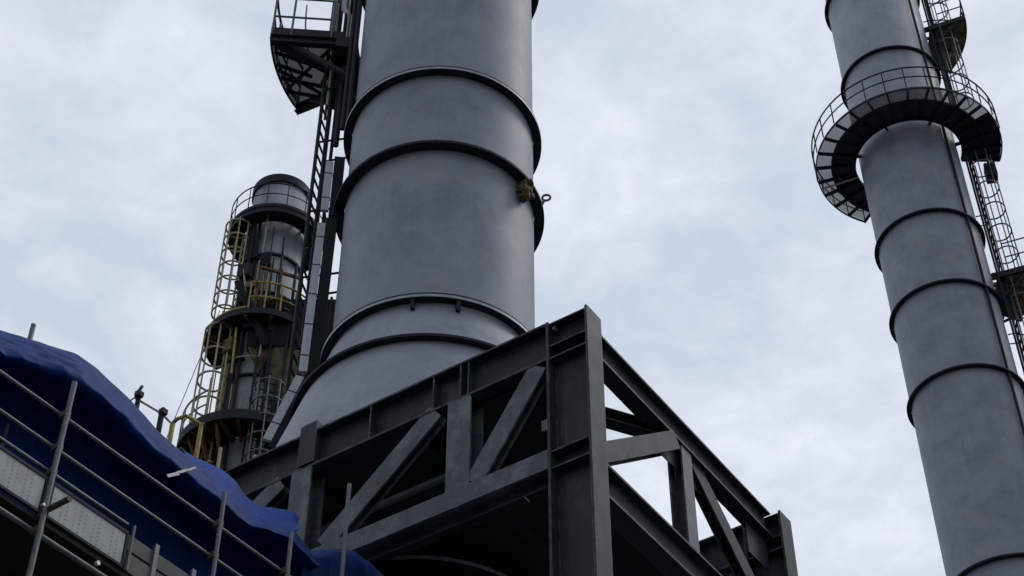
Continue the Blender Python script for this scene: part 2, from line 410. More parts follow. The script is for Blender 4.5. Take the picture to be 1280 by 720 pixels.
# ring walkway on the right stack
zd = 42.21
rp = thing('ring_walkway', 'round walkway with railings encircling the right-hand stack', 'platform', (B.x, B.y, zd))
part(MB().sector(B, zd + .10, zd + .125, 2.38, 2.86, 109, 360, 70), 'grating', M['grate'], rp)
part(MB().sector(B, zd + .09, zd + .13, 1.66, 2.375, 109, 360, 70), 'inner_deck', M['walk'], rp)
part(MB().sector(B, zd + .01, zd + .09, 2.862, 2.89, 109, 360, 80), 'toe_plate', M['plat'], rp)
part(MB().sector(B, zd - .02, zd + .085, 2.33, 2.41, 109, 360, 70), 'ring_beam', M['plat'], rp)
part(MB().sector(B, zd - .02, zd + .085, 1.64, 1.72, 109, 360, 70), 'ring_beam', M['plat'], rp)
for a in [110 + 12.5 * i for i in range(21)]:
    part(MB().bar(cyl(B, a, 1.5 if (a - 110) % 50 == 25 else 1.66, zd + .02), cyl(B, a, 2.86, zd + .02), V((0, 0, 1)), .12, .05), 'radial_beam', M['plat'], rp)
part(MB().bar(cyl(B, 155, 1.62, zd - .03), cyl(B, 155, 2.88, zd - .03), V((0, 0, 1)), .03, .06), 'light_angle', M['tray'], rp)
part(MB().sector(B, zd + .06, zd + .09, 1.85, 2.85, 318, 359.5, 14), 'solid_deck', M['plat'], rp)
handrail(B, zd + .12, .9, 2.9, 109, 360, M['plat'], rp, 12.5, .021)

# side balconies on the right stack
for zb, lab in ((48.19, 'upper curved side balcony on the right stack, above the ring walkway'), (36.55, 'lower curved side balcony on the right stack, below the ring walkway')):
    bp_ = thing('side_balcony', lab, 'platform', tuple(cyl(B, 0, 1.5, zb)), 'side balconies of the right stack')
    part(MB().sector(B, zb, zb + .05, 1.62, 2.84, -23, 24, 20), 'deck', M['brown'], bp_)
    part(MB().sector(B, zb - .02, zb + .22, 2.842, 2.872, -23, 24, 20), 'toe_plate', M['plat'], bp_)
    for a in (-23, 24):
        part(MB().bar(cyl(B, a, 1.5, zb - .08), cyl(B, a, 2.84, zb - .08), V((0, 0, 1)), .2, .08), 'side_beam', M['plat'], bp_)
    for a in (-8, 8):
        part(MB().bar(cyl(B, a, 1.5, zb - .05), cyl(B, a, 2.82, zb - .05), V((0, 0, 1)), .1, .07), 'deck_beam', M['brown'], bp_)
    part(MB().bar(cyl(B, -23, 2.7, zb - .1), cyl(B, -20, 1.52, zb - 1.0), V((0, 0, 1)), .07, .07), 'bracket', M['plat'], bp_)
    part(MB().bar(cyl(B, 20, 2.7, zb - .1), cyl(B, 20, 1.52, zb - 1.0), V((0, 0, 1)), .07, .07), 'bracket', M['plat'], bp_)
    handrail(B, zb + .05, 1.05, 2.86, -23, 24, M['plat' if zb > 40 else 'yellow'], bp_, 12, .022)
    hb = MB()
    for f in (.5, 1.): hb.tube([cyl(B, -23, 2.0, zb + 1.1 * f), cyl(B, -23, 2.86, zb + 1.1 * f)], .022, 6)
    part(hb, 'side_rail', M['plat'], bp_)
for z0, z1, th, lab in ((42.3, 52, -14, 'upper caged ladder on the right stack leading past the top balcony'), (28, 42.1, -12, 'lower caged ladder on the right stack below the ring walkway')):
    ld = thing('caged_ladder', lab, 'ladder', tuple(cyl(B, th, 1.8, z0)), 'caged ladders of the right stack')
    caged_ladder(B, th, 1.82, z0, z1, ld, M['plat'], M['galv'], .44, .36, z0 + (2.2 if z0 > 40 else 1.), z1 - .2, .95, 5, .3, .024)
    stays(B, th, 1.5, 1.82, [z0 + 1.5 + 2.4 * i for i in range(int((z1 - z0 - 1) / 2.4))], ld, M['plat'])
# conduit riser with a junction box beside the ladder
cr_ = thing('conduit_riser', 'dark conduit riser with a junction box, clipped beside the ladder of the right stack', 'conduit', tuple(cyl(B, -24, 1.6, 26)))
part(MB().tube([cyl(B, -26, 1.68, 26), cyl(B, -26, 1.68, 53)], .035, 6), 'pipe', M['ring'], cr_)
part(MB().tube([cyl(B, -20, 1.74, 26), cyl(B, -20, 1.74, 53)], .028, 6), 'pipe', M['ring'], cr_)
jb = part(MB().obox(cyl(B, -14, 2.3, 41.0), rad(-14), tan(-14), V((0, 0, 1)), .17, .2, .26), 'junction_box', M['ring'], cr_)
part(MB().tube([cyl(B, -14, 2.3, 41.2), cyl(B, -14, 2.3, 42.0)], .03, 6), 'hanger', M['ring'], cr_)

# balcony of the central stack
zb = 25.85
cb = thing('side_balcony', 'dark curved side balcony on the left of the central stack with an open grating floor', 'platform', tuple(cyl(A, 170, 1.5, zb)))
part(MB().sector(A, zb + .05, zb + .075, 1.85, 3.06, 154, 184, 16), 'grating', M['grate_dark'], cb)
for a0_, r0_, a1_, r1_ in ((179, 3.05, 170, 2.3), (174, 3.06, 166, 2.5), (168, 3.06, 158, 2.3), (162, 3.06, 156, 2.6), (176, 2.3, 158, 2.2)):
    part(MB().bar(cyl(A, a0_, r0_, zb - .03), cyl(A, a1_, r1_, zb - .03), V((0, 0, 1)), .06, .045), 'floor_bar', M['plat'], cb)
part(MB().sector(A, zb, zb + .30, 3.08, 3.115, 153.5, 184.5, 20), 'toe_plate', M['plat'], cb)
for a in (153.8, 184.2):
    part(MB().hbeam(cyl(A, a, 1.6, zb - .02), cyl(A, a, 3.1, zb - .02), V((0, 0, 1)), .2, .12, .02, .015), 'end_beam', M['plat'], cb)
part(MB().bar(cyl(A, 184.6, 1.85, zb + .19), cyl(A, 184.6, 3.1, zb + .19), V((0, 0, 1)), .2, .02), 'end_toe_plate', M['plat'], cb)
part(MB().bar(cyl(A, 183.5, 3.0, zb - .06), cyl(A, 160, 1.9, zb - .06), V((0, 0, 1)), .14, .13), 'diagonal_beam', M['plat'], cb)
part(MB().bar(cyl(A, 181, 2.05, zb - .05), cyl(A, 163, 3.05, zb - .05), V((0, 0, 1)), .05, .05), 'cross_brace', M['plat'], cb)
part(MB().bar(cyl(A, 155, 2.45, zb - .05), cyl(A, 172, 3.05, zb - .05), V((0, 0, 1)), .05, .05), 'cross_brace', M['plat'], cb)
part(MB().bar(cyl(A, 176, 2.0, zb - .03), cyl(A, 160, 2.45, zb - .03), V((0, 0, 1)), .05, .05), 'cross_brace', M['plat'], cb)
part(MB().sector(A, zb - .25, zb + .03, 1.56, 1.95, 150, 188, 20), 'inner_beam', M['plat'], cb)
part(MB().obox(cyl(A, 165, 1.9, zb - .5), rad(165), tan(165), Z0, .22, .2, .3), 'junction_box', M['ring'], cb)
for a in (157, 183): part(MB().bar(cyl(A, a, 2.7, zb - .1), cyl(A, a, 1.5, zb - 1.0), V((0, 0, 1)), .08, .08), 'bracket', M['plat'], cb)
handrail(A, zb + .08, 1.1, 3.09, 153.5, 184.5, M['galv'], cb, 10, .021)
er = MB()
for f in (.5, 1.): er.tube([cyl(A, 184.5, 2.05, zb + .08 + 1.1 * f), cyl(A, 184.5, 3.09, zb + .08 + 1.1 * f)], .02, 6)
for r_ in (2.05, 2.75): er.tube([cyl(A, 184.5, r_, zb + .08), cyl(A, 184.5, r_, zb + 1.2)], .021, 6)
part(er, 'end_rail', M['galv'], cb)
part(MB().tube([cyl(A, 166 + 12 * math.cos(t), 2.6, zb + 1.4 + .8 * math.sin(t)) for t in [PI + PI * i / 10 for i in range(11)]], .016, 5), 'chain', M['cream'], cb)

ld = thing('ladder', 'plain steel ladder below the balcony on the left of the central stack', 'ladder', tuple(cyl(A, 168, 2.1, 17)))
caged_ladder(A, 168, 2.13, 17.5, 30, ld, M['plat'], M['plat'], .42, .34, rung=.3, rr=.026)
for r_ in (1.9, 2.02): part(MB().tube([cyl(A, 172, r_, 17.5), cyl(A, 172, r_, 30)], .03, 6), 'guide_rail', M['plat'], ld)
stays(A, 168, 1.5, 2.13, [18.9, 20.4, 21.9, 23.6, 25], ld, M['ring'])
# loose pipes by the balcony
pr = thing('pipe_riser', 'dark bundle of thin pipes running up past the balcony of the central stack', 'pipe', tuple(cyl(A, 178, 1.8, 20)))
for th, r_, rr in ((176, 1.80, .05), (183, 1.62, .035), (188, 1.68, .04), (186, 1.60, .03), (190, 1.6, .045), (172, 1.9, .03)):
    part(MB().tube([cyl(A, th, r_, 23.4), cyl(A, th, r_, 31)], rr, 8), 'pipe', M['ring'], pr)
part(MB().tube([cyl(A, 178, 1.75, 26.2), cyl(A, 178, 1.75, 26.8), cyl(A, 178, 1.9, 27.1), cyl(A, 178, 1.95, 30)], .06, 8), 'bent_pipe', M['tray'], pr)

random.seed(5)
for i in range(12):
    th, r_ = random.uniform(158, 182), random.uniform(1.65, 2.2); z_ = random.choice([25.9, 26.0, 24.6]); h_ = random.uniform(.8, 3)
    part(MB().tube([cyl(A, th, r_, z_), cyl(A, th, r_, z_ + h_)], random.uniform(.014, .03), 6), 'pipe', M[random.choice(['cream', 'galv', 'ring', 'plat'])], pr)
for i in range(6):
    th, r_ = random.uniform(158, 180), random.uniform(1.6, 2.0)
    part(MB().obox(cyl(A, th, r_, random.uniform(25.0, 25.8)), rad(th), tan(th), Z0, random.uniform(.05, .13), .08, random.uniform(.05, .2)), 'clamp_box', M['ring'], pr)
# cable tray following wall and cone
TT = 186.5
tr_ = thing('cable_tray', 'pale cable tray down the left side of the central stack, bending outwards along its cone', 'cable tray', tuple(cyl(A, TT, 2, 14.5)))


def traypiece(r0, z0, r1, z1, name='cover', w=.13):
    p, q = cyl(A, TT, r0, z0), cyl(A, TT, r1, z1)
    t = tan(TT); a = (q - p).normalized(); n = a.cross(t)
    part(MB().obox((p + q) / 2, a, n, t, (q - p).length / 2, .062, .03), name, M['tray'], tr_)
    off = n * (.155 if n.dot(rad(TT)) < 0 else -.155)
    part(MB().obox((p + q) / 2 + off, a, n, t, (q - p).length / 2 + .12, .085, .04), 'side_channel', M['black'], tr_)
    k = max(1, int((q - p).length / .55))
    for i in range(k):
        c = p.lerp(q, (i + .5) / k)
        part(MB().obox(c, a, n, t, .008, .066, .035), 'clip', M['ring'], tr_)


traypiece(1.82, 22.6, 1.82, 21.45); traypiece(1.84, 21.15, 1.87, 18.05); traypiece(1.9, 17.95, 2.25, 16.75); traypiece(2.34, 16.45, 2.92, 14.6)

# rear stack platform
z3 = 39.75
rw = thing('ring_walkway', 'round walkway near the top of the smaller stack behind', 'platform', (C3.x, C3.y, z3))
part(MB().sector(C3, z3 + .05, z3 + .075, .98, 1.44, 0, 360, 60), 'grating', M['grate'], rw)
part(MB().sector(C3, z3, z3 + .12, 1.445, 1.475, 0, 360, 60), 'toe_plate', M['plat'], rw)
part(MB().sector(C3, z3 - .2, z3 + .045, 1.0, 1.06, 0, 360, 60), 'ring_beam', M['plat'], rw)
part(MB().sector(C3, z3 - .2, z3 - .004, 1.40, 1.452, 0, 360, 60), 'ring_beam', M['plat'], rw)
part(MB().sector(C3, z3 - .03, z3 + .04, 1.064, 1.395, 0, 360, 60), 'deck', M['plat'], rw)
for a in range(0, 360, 24): part(MB().bar(cyl(C3, a, .88, z3), cyl(C3, a, 1.44, z3), V((0, 0, 1)), .1, .06), 'radial_beam', M['plat'], rw)
handrail(C3, z3 + .08, .92, 1.47, 0, 360, M['plat'], rw, 24, .017)
# mid platform of the rear stack
z4 = 35.2
mpf = thing('ring_walkway', 'dark lower walkway of the smaller stack with yellow railings, halfway up its caged ladder', 'platform', (C3.x, C3.y, z4))
part(MB().sector(C3, z4, z4 + .04, .9, 1.6, 150, 395, 50), 'deck', M['plat'], mpf)
part(MB().sector(C3, z4 - .06, z4 + .16, 1.6, 1.63, 150, 395, 50), 'toe_plate', M['plat'], mpf)
for a in range(152, 396, 27): part(MB().bar(cyl(C3, a, .88, z4 - .06), cyl(C3, a, 1.58, z4 - .06), V((0, 0, 1)), .1, .08), 'deck_beam', M['rust'], mpf)
part(MB().sector(C3, z4 + .16, z4 + .22, 1.6, 1.64, 205, 260, 12), 'kerb_bar', M['yellow'], mpf)
handrail(C3, z4 + .05, 1.15, 1.58, 262, 394, M['yellow'], mpf, 16, .026)
for a in (268, 292, 318):
    part(MB().bar(cyl(C3, a, 1.5, z4 + .05), cyl(C3, a, 1.5, z4 + 1.9), rad(a), .07, .07), 'frame_post', M['rust'], mpf)
part(MB().bar(cyl(C3, 268, 1.5, z4 + 1.9), cyl(C3, 318, 1.5, z4 + 1.9), V((0, 0, 1)), .09, .07), 'frame_beam', M['rust'], mpf)
# low walkway
z5 = 31.2
lpf = thing('ring_walkway', 'lowest round walkway of the smaller stack, dark with rusty brown beams below', 'platform', (C3.x, C3.y, z5))
part(MB().sector(C3, z5, z5 + .04, .9, 1.86, 140, 330, 50), 'deck', M['plat'], lpf)
part(MB().sector(C3, z5 - .15, z5 + .15, 1.86, 1.9, 140, 330, 50), 'toe_plate', M['plat'], lpf)
for a in range(150, 331, 15): part(MB().bar(cyl(C3, a, .88, z5 - .1), cyl(C3, a, 1.85, z5 - .1), V((0, 0, 1)), .16, .09), 'deck_beam', M['rust'], lpf)
for a in (200, 215, 232, 250):
    part(MB().bar(cyl(C3, a, 1.75, z5 - .05), cyl(C3, a, 1.0, z5 - 1.6), V((0, 0, 1)), .1, .08), 'bracket', M['rust'], lpf)
handrail(C3, z5 + .05, 1.0, 1.87, 140, 240, M['cream'], lpf, 16, .024)
part(MB().bar(cyl(C3, 226, 1.3, z5 - 1.0), cyl(C3, 238, 1.3, z5 - 1.0), V((0, 0, 1)), .08, .1), 'valve_bracket', M['yellow'], lpf)
# caged ladders of the rear stack
lc = thing('caged_ladder', 'pale yellow caged ladder on the left of the smaller stack behind', 'ladder', tuple(cyl(C3, 214, 1.1, 30)))
caged_ladder(C3, 214, .98, 31.3, 35.4, lc, M['cream'], M['cream'], .46, .44, 31.5, 35.2, .92, 6, .3, .032)
caged_ladder(C3, 216, .98, 35.4, 39.6, lc, M['cream'], M['cream'], .46, .40, 35.9, 39.6, .6, 6, .3, .028)
for k in (-1, 1): part(MB().tube([cyl(C3, 214, 1.15, 24) + tan(214) * (k * .3), cyl(C3, 214, 1.15, 31.6) + tan(214) * (k * .3)], .03, 6), 'lower_stile', M['cream'], lc)
# dark pipes up the rear stack
pp = thing('pipe_riser', 'dark pipes strapped to the front of the smaller stack behind', 'pipe', tuple(cyl(C3, 235, 1.0, 25)))
for th, r_, rr in ((232, 1.0, .075), (240, 1.04, .06), (248, .98, .05), (222, 1.02, .05)):
    part(MB().tube([cyl(C3, th, r_, 24), cyl(C3, th, r_, 39.6)], rr, 8), 'pipe', M['ring'], pp)
part(MB().bar(cyl(C3, 229, .99, 24), cyl(C3, 229, .99, 39.5), rad(229), .06, .34), 'cable_ladder', M['black'], pp)
for z in range(26, 39, 2): part(MB().sector(C3, z, z + .05, .88, 1.1, 215, 255, 8), 'strap', M['ring'], pp)
random.seed(11)
cl_ = thing('pipe_rack', 'tangle of small pipes and braces on the front of the smaller stack behind', 'pipes', tuple(cyl(C3, 250, 1.2, 28)))
for i in range(34):
    th = random.uniform(218, 318); r_ = random.uniform(1.0, 1.45); z = random.choice([31.4, 33.2, 35.3, 35.3, 37.2]) + random.uniform(-.3, .3); h_ = random.uniform(.8, 2.6)
    mm = M[random.choice(['ring', 'ring', 'plat', 'cream', 'cream', 'yellow', 'rust', 'galv'])]; k_ = random.random()
    if k_ < .5: part(MB().tube([cyl(C3, th, r_, z), cyl(C3, th, r_, z + h_)], random.uniform(.018, .04), 6), 'pipe', mm, cl_)
    elif k_ < .75: part(MB().tube([cyl(C3, th, r_, z), cyl(C3, th + random.uniform(-22, 22), r_, z + h_ * .8)], random.uniform(.018, .035), 6), 'brace', mm, cl_)
    else: part(MB().tube([cyl(C3, th + q_, r_, z + .5) for q_ in range(0, 31, 5)] + [cyl(C3, th + 30, r_, z + 1.2)], random.uniform(.018, .03), 6), 'bent_pipe', mm, cl_)
for i in range(9):
    th = random.uniform(222, 312); z = random.uniform(31.5, 38)
    part(MB().obox(cyl(C3, th, 1.2, z), rad(th), tan(th), Z0, .1, random.uniform(.08, .2), random.uniform(.1, .25)), 'instrument_box', M[random.choice(['ring', 'black', 'plat', 'brown'])], cl_)
# second caged ladder to the right
lc2 = thing('caged_ladder', 'dark grey caged ladder at the right foot of the smaller stack, by the cable tray', 'ladder', tuple(cyl(C3, 292, 1.2, 28)))
caged_ladder(C3, 296, 1.25, 28, 33.2, lc2, M['plat'], M['galv'], .46, .42, 28.8, 32.6, .62, 6, .3, .026)
# flue duct joining the rear stack from the right
fd = thing('flue_duct', 'black flue duct with a brown hopper, hung in front of the smaller stack', 'duct', tuple(C3 + V((1, 0, 34))))
yd = C3.y - 1.15


def dp(x, y): return onplane(x, y, V((0, yd, 0)), V((0, 1, 0)))


xa, xb_ = dp(308, 430).x, dp(420, 430).x; zt, zm, zl = dp(350, 374).z, dp(350, 432).z, dp(350, 492).z
xc, yc = (xa + xb_) / 2, yd + .7
part(MB().obox(V((xc, yc, (zt + zm) / 2)), V((1, 0, 0)), V((0, 1, 0)), Z0, (xb_ - xa) / 2, .7, (zt - zm) / 2), 'duct_body', M['black'], fd)
for i in range(5): part(MB().obox(V((xa + (xb_ - xa) * (i + .5) / 5, yc, (zt + zm) / 2)), V((1, 0, 0)), V((0, 1, 0)), Z0, .035, .76, (zt - zm) / 2 + .05), 'stiffener', M['black'], fd)
hp = MB(); hw, hl = (xb_ - xa) / 2 - .03, .25
hp.add([V((xc + i * hw, yc + j * .66, zm - .004)) for i, j in ((-1, -1), (1, -1), (1, 1), (-1, 1))] + [V((xc - .1 + i * hl, yc + j * .3, zl)) for i, j in ((-1, -1), (1, -1), (1, 1), (-1, 1))], [(0, 1, 5, 4), (1, 2, 6, 5), (2, 3, 7, 6), (3, 0, 4, 7), (4, 5, 6, 7), (3, 2, 1, 0)])
part(hp, 'hopper', M['brown'], fd)
part(MB().bar(V((xa - .5, yd - .1, zt + .6)), V((xa + .55, yd - .1, zm - .1)), V((0, 1, 0)), .14, .2), 'sloping_strut', M['black'], fd)
for q_ in (xa + .3, xb_ - .3): part(MB().bar(V((q_, yc, .02)), V((q_, yc, zm - .01)), V((1, 0, 0)), .2, .2), 'support_leg', M['black'], fd)
for x_ in (338, 352, 371): part(MB().tube([dp(x_, 330), V((dp(x_, 330).x, yd, zl - 6))], .045, 6), 'pipe', M['ring'], fd)
# lattice support tower right of the rear stack
tw = thing('lattice_tower', 'small galvanised lattice frame in the gap between the smaller stack and the cable tray', 'frame', tuple(C3 + V((1.3, -.6, 24))))
tb = C3 + V((.75, -1.0, 0)); tx = V((1, 0, 0)); ty = V((0, 1, 0))
for i in (0, 1):
    for j in (0, 1): part(MB().bar(tb + tx * (i * .9) + ty * (j * .8) + V((0, 0, .02)), tb + tx * (i * .9) + ty * (j * .8) + V((0, 0, 33)), tx, .09, .09), 'leg', M['plat'], tw)
for k in range(8):
    z = 24.6 + k * 1.05
    part(MB().bar(tb + V((0, 0, z)), tb + tx * .9 + V((0, 0, z)), V((0, 0, 1)), .07, .06), 'cross_bar', M['plat'], tw)
    part(MB().bar(tb + V((0, 0, z)), tb + tx * .9 + V((0, 0, z + 1.0)), V((0, 1, 0)), .05, .05), 'brace', M['plat'], tw)
ga, gb = far(221, 517, 47), far(275, 388, 53)
gc = ga + (ga - gb) * ((ga.z - .02) / (gb.z - ga.z))
gw = MB().tube([gc, gb], .012, 5).build('guy_wire', M['wire']); tag(gw, 'thin guy wire slanting down from the smaller stack to the left', 'wire')

# ------------------------------------------------------------------ steel frame
P0 = far(733, 380, 19)
yaw = R(-34.310398)
LU = V((-math.cos(yaw), -math.sin(yaw), 0)); RV = V((-math.sin(yaw), math.cos(yaw), 0)); Z = V((0, 0, 1))


def T(u, v, w): return P0 + LU * u + RV * v + Z * w


fr = thing('steel_frame', 'dark bolted steel support frame with braced sides round the foot of the central stack', 'steel frame', (P0.x, P0.y, 0))
K = 1.0556
gz = -P0.z + .02


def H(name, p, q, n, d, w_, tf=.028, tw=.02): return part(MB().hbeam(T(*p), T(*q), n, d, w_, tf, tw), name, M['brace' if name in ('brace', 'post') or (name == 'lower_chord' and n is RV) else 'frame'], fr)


def plate(name, u0, u1, v0, v1, w0, w1, m=None):
    return part(MB().obox(T((u0 + u1) / 2, (v0 + v1) / 2, (w0 + w1) / 2), LU, RV, Z, (u1 - u0) / 2, (v1 - v0) / 2, (w1 - w0) / 2), name, m or M['frame'], fr)


# corner columns: flanges square to the left face
cols = [(.27, .15), (.27, 4.675), (9.6, .15), (9.6, 4.675)]
for i, (u, v) in enumerate(cols):
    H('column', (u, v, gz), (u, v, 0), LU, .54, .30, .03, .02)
    for wz in (-.03, -.36, -.54, -1.84, -2.06):
        for k in (-1, 1): plate('stiffener', u - .238, u + .238, v + k * .075 - .06, v + k * .075 + .06, wz - .009, wz + .009)
# left-hand (front) face: top beam, lower chord, posts and braces
TB = .55
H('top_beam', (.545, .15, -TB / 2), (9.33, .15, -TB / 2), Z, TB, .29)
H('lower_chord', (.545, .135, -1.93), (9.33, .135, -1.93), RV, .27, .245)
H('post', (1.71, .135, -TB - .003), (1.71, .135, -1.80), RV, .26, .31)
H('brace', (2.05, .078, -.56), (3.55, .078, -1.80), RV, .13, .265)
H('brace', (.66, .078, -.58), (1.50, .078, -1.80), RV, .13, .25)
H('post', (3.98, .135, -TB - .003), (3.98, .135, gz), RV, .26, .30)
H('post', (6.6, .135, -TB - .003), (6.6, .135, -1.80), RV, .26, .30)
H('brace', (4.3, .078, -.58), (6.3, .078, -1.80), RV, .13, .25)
for u in (1.60, 1.71, 2.09, 3.0, 3.82, 4.02, 5.2, 6.6):
    for k in (-1, 1): plate('stiffener', u - .009, u + .009, .15 + k * .075 - .06, .15 + k * .075 + .06, -TB + .03, -.03)
plate('splice_plate', 3.80, 4.05, -.012, .004, -.5, .10)
plate('post_head', 3.82, 4.02, .01, .26, .004, .14)
plate('gusset', 1.44, 1.98, .262, .275, -2.05, -1.55); plate('gusset', 3.3, 4.1, .262, .275, -2.05, -1.5)
# right-hand face
u0, u1 = .13, .33
uc = .23
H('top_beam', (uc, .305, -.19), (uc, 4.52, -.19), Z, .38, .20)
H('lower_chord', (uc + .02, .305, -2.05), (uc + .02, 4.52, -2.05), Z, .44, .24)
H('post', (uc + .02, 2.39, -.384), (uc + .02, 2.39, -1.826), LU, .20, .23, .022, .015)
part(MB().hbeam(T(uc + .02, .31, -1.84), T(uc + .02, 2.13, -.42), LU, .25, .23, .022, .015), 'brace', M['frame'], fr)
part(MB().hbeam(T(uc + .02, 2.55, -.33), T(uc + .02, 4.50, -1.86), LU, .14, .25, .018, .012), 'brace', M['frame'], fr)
plate('gusset', .235, .25, 1.9, 2.85, -.72, -.385); plate('gusset', .235, .25, 4.0, 4.52, -.85, -.385)
for v in [.8 + .16 * i for i in range(23)]:
    pass
for i in range(26):
    for k in (-1, 1): part(MB().obox(T(uc + k * .07, .5 + i * .155, -.385), LU, RV, Z, .014, .014, .012), 'bolt', M['ring'], fr)
gs = [(2.265, -.40), (2.265, -.86), (2.25, -.78), (2.2, -.70), (2.1, -.635), (1.96, -.60), (1.75, -.66)]
ng = len(gs)
part(MB().add([T(.243, v, w) for v, w in gs] + [T(.257, v, w) for v, w in gs], [tuple(range(ng)), tuple(range(2 * ng - 1, ng - 1, -1))] + [(i, (i + 1) % ng, ng + (i + 1) % ng, ng + i) for i in range(ng)]), 'gusset', M['frame'], fr)
# far face and left end
for v_ in (4.675,):
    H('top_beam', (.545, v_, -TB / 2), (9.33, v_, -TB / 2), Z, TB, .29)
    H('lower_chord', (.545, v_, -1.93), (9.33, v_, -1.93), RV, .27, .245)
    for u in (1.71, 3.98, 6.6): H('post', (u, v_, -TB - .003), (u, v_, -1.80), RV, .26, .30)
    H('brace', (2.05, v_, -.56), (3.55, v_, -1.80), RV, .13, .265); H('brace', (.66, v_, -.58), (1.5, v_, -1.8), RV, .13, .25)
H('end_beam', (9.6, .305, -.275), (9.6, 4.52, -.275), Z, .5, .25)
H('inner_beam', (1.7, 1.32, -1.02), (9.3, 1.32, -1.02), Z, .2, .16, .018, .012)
for u in (1.75, 3.9, 6.2): part(MB().bar(T(u, 1.32, -.92), T(u, 1.32, -.575), LU, .08, .06), 'hanger', M['frame'], fr)
part(MB().tube([T(1.8, .75, -.86), T(9.2, .75, -.86)], .05, 10), 'pipe', M['galv'], fr); part(MB().tube([T(1.8, .95, -.82), T(5.0, .95, -.82), T(5.2, 1.1, -.9), T(5.2, 4.0, -.9)], .035, 8), 'pipe', M['frame'], fr)
# plan bracing and stack deck
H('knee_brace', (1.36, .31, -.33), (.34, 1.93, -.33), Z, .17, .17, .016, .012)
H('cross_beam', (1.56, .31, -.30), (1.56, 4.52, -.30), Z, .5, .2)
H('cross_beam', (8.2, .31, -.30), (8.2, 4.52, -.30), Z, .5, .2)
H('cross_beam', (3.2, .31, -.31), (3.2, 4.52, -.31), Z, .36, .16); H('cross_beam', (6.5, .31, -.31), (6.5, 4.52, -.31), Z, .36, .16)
dk = MB(); ca = A - P0; cu, cv = ca.dot(LU), ca.dot(RV)
# deck plate inside the frame, in strips so that it butts the beams
dk.obox(T((1.47 + 9.3) / 2, (.2 + 4.64) / 2, -.562), LU, RV, Z, (9.3 - 1.47) / 2, (4.64 - .2) / 2, .008)
part(dk, 'stack_deck', M['deck'], fr)
plate('corner_plate', .56, 1.679, .2, 1.28, -.592, -.577, M['deck'])
for u in (2.4, 4.0, 4.9, 5.8, 7.3): part(MB().bar(T(u, .32, -.66), T(u, 4.51, -.66), Z, .16, .1), 'deck_rib', M['deck'], fr)
for (x, y) in ((692, 409.5),):
    p = onplane(x, y, T(.3, .06, 0), -RV)
    part(MB().tube([p, p + RV * .05], .022, 10), 'bolt', M['bolt'], fr)
tp = onplane(681, 532, T(.6, .4, 0), -RV)
part(MB().obox(tp, LU, RV, Z, .035, .01, .07), 'sky_gleam', M['white'], fr)  # white chip imitating a gleam of sky through the frame

# ------------------------------------------------------------------ scaffold
az = R(35.9); SD = V((math.sin(az), math.cos(az), 0)); SN = V((SD.y, -SD.x, 0))
Q = far(57, 632, 14)


def S(s, b, z): return Q + SD * s - SN * b + Z * z


def sc(x, y, b=0.): return onplane(x, y, Q - SN * b, SN)


sf = thing('scaffold', 'tube scaffold with guard rails standing in front of the blue tarpaulin', 'scaffold', (Q.x, Q.y, 0))
RT = .027
zg = -Q.z + .02


def tb(name, p, q, m=None, r=RT): return part(MB().tube([p, q], r, 10), name, m or M['galv'], sf)


posts = [(0.0, 1.27), (1.83, 1.27), (2.72, 1.36), (3.45, 2.38), (-1.9, 1.2), (-3.4, 1.2)]
for s, zt in posts: tb('standard', S(s, 0, zg), S(s, 0, zt), None, RT * (.92 if s < 1 else .8))
for s in (-1.9, 0, 1.83): tb('standard', S(s, 1.25, zg), S(s, 1.25, 1.3))
off = -.055
for z, s0, s1 in ((.35, -4, .87), (.59, -4, 2.72), (.93, -4, 3.3)): tb('guard_rail', S(s0, off * -1, z), S(s1, off * -1, z + .01), None, .0165)
tb('ledger', S(-4, .055, -.23), S(3.4, .055, -.23), None, .021)
tb('ledger', S(.0, .055, -.06), S(3.4, .055, -.075), None, .02)
tb('transom', S(.03, -.24, -.02), S(.03, 1.35, -.02), M['clampm'], .026)
tb('transom', S(1.86, -.1, -.05), S(1.86, 1.35, -.05), M['clampm'], .024)
p0, p1 = sc(42, 406, .9), sc(33, 470, .9)
tb('standard', p0, V((p0.x, p0.y, .02)), None, .024)
for s in (-1.9, 0, 1.83, 2.72):
    for z in (-.23, .0, .335, .59, .93):
        part(MB().obox(S(s, .03, z), SD, SN, Z, .03, .04, .03), 'coupler', M['clampm'], sf)
for (x, y) in ((120, 705), (52, 632)):
    p = sc(x, y, -.03); part(MB().tube([p, p + SN * .03], .02 if x > 100 else .014, 8), 'bolt', M['bolt'], sf)
for s in (.90, 2.2): tb('panel_post', S(s, .0, -.1), S(s, .0, .34), None, .014)
for i in range(5): part(MB().obox(S(0, .14 + i * .235, -.125 + random.uniform(-.004, .004)), SD, SN, Z, 4.2, .113, .019), 'deck_board', M['board'], sf)
part(MB().obox(S(2.1, .03, .0), SD, SN, Z, 1.22, .012, .085), 'toe_board', M['greyboard'], sf)
part(MB().obox(S(2.1, .04, .19), SD, SN, Z, 1.22, .012, .07), 'toe_board', M['greyboard'], sf)
for s in (1.18, 1.62): part(MB().obox(S(s, .012, .12), SD, SN, Z, .022, .012, .2), 'toe_clip', M['galv'], sf)
